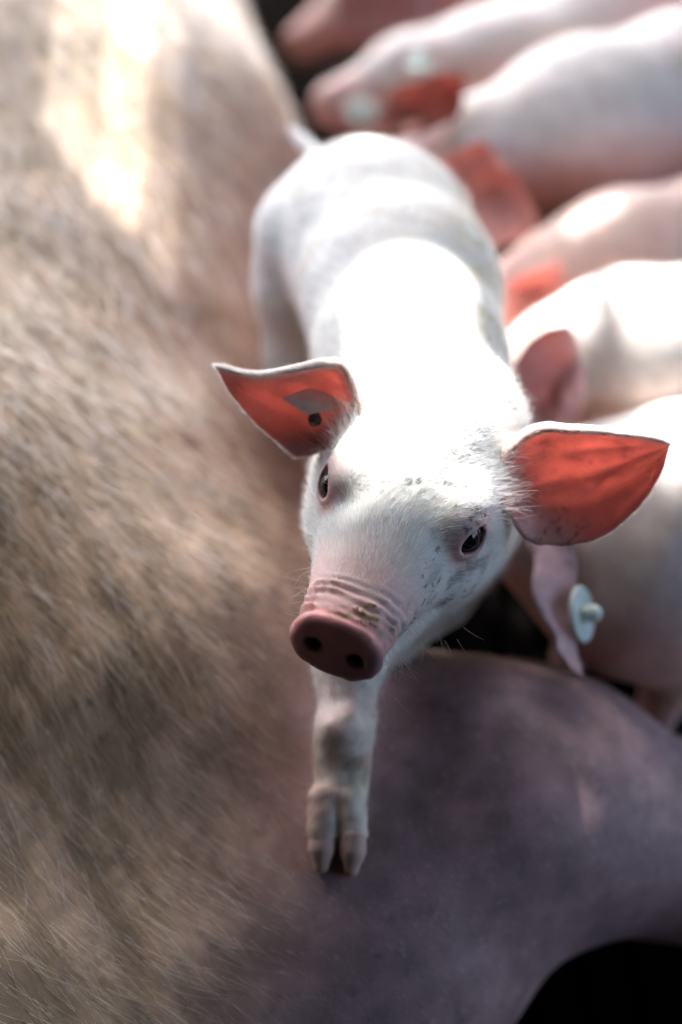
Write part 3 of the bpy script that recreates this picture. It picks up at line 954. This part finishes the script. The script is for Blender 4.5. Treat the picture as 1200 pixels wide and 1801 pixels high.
# F: beside the main piglet's chest, foreground right
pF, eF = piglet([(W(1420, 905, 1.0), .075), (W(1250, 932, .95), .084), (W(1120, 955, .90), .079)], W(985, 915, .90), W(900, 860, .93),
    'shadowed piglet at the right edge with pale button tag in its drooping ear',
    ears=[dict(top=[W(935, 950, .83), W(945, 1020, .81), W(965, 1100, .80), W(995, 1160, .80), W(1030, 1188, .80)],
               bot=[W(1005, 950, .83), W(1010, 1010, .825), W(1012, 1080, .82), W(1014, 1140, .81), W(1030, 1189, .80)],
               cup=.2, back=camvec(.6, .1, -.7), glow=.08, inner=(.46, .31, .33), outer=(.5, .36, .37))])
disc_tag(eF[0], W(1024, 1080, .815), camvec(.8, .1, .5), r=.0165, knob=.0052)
# E: sunlit, behind the main piglet's outer ear
pE, eE = piglet([(W(1420, 640, 1.12), .070), (W(1250, 650, 1.05), .072), (W(1100, 655, 1.0), .066)], W(990, 660, .99), W(915, 650, 1.02),
    'brightest sunlit piglet at the right, just above the sharp piglet\'s red ear',
    ears=[dict(top=[W(1000, 570, .915), W(965, 580, .91), W(930, 605, .905), W(905, 640, .905)],
               bot=[W(1025, 745, .925), W(985, 765, .915), W(935, 745, .91), W(906, 645, .905)], cup=.25, back=camvec(.3, .4, -.8))])
# D
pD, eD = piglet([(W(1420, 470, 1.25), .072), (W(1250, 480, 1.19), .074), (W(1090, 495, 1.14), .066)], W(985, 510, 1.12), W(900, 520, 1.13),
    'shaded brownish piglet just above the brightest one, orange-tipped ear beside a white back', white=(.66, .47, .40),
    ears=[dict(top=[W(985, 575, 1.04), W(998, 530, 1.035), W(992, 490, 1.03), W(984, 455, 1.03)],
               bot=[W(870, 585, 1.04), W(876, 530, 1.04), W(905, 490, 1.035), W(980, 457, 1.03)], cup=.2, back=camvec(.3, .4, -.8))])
# C
pC, eC = piglet([(W(1380, 110, 1.42), .070), (W(1200, 190, 1.34), .082), (W(1020, 230, 1.27), .074)], W(850, 262, 1.22), W(740, 280, 1.22),
    'large piglet reaching in from the upper right, red ears beside the standing piglet\'s rump',
    ears=[dict(top=[W(755, 300, 1.14), W(790, 275, 1.14), W(820, 258, 1.135), W(845, 246, 1.13)],
               bot=[W(860, 435, 1.14), W(945, 405, 1.135), W(915, 320, 1.13), W(847, 249, 1.13)], cup=.22, back=camvec(.3, .4, -.8)),
          dict(top=[W(672, 205, 1.17), W(695, 160, 1.17), W(755, 135, 1.17), W(812, 122, 1.17)],
               bot=[W(700, 245, 1.17), W(770, 228, 1.17), W(812, 195, 1.17), W(814, 126, 1.17)], cup=.3, back=camvec(.1, .6, -.8), glow=.9, inner=(.30, .10, .07), outer=(.75, .5, .42))])
disc_tag(eC[1], W(738, 118, 1.18), camvec(.0, .9, .4), r=.012, knob=.006)
# B
pB, eB = piglet([(W(1250, 15, 1.60), .072), (W(1050, 85, 1.52), .074), (W(880, 130, 1.46), .064)], W(725, 140, 1.42), W(590, 185, 1.40),
    'pink and white piglet second from the top, pale round tag on its ear', rear=(.78, .50, .56),
    ears=[dict(top=[W(700, 190, 1.34), W(670, 185, 1.34), W(620, 180, 1.34), W(560, 205, 1.34)],
               bot=[W(700, 235, 1.34), W(670, 240, 1.34), W(620, 238, 1.34), W(560, 210, 1.34)], cup=.2, back=camvec(.1, .6, -.8), glow=.3)])
disc_tag(eB[0], W(636, 196, 1.33), camvec(.1, .3, .9), r=.016, knob=.004)
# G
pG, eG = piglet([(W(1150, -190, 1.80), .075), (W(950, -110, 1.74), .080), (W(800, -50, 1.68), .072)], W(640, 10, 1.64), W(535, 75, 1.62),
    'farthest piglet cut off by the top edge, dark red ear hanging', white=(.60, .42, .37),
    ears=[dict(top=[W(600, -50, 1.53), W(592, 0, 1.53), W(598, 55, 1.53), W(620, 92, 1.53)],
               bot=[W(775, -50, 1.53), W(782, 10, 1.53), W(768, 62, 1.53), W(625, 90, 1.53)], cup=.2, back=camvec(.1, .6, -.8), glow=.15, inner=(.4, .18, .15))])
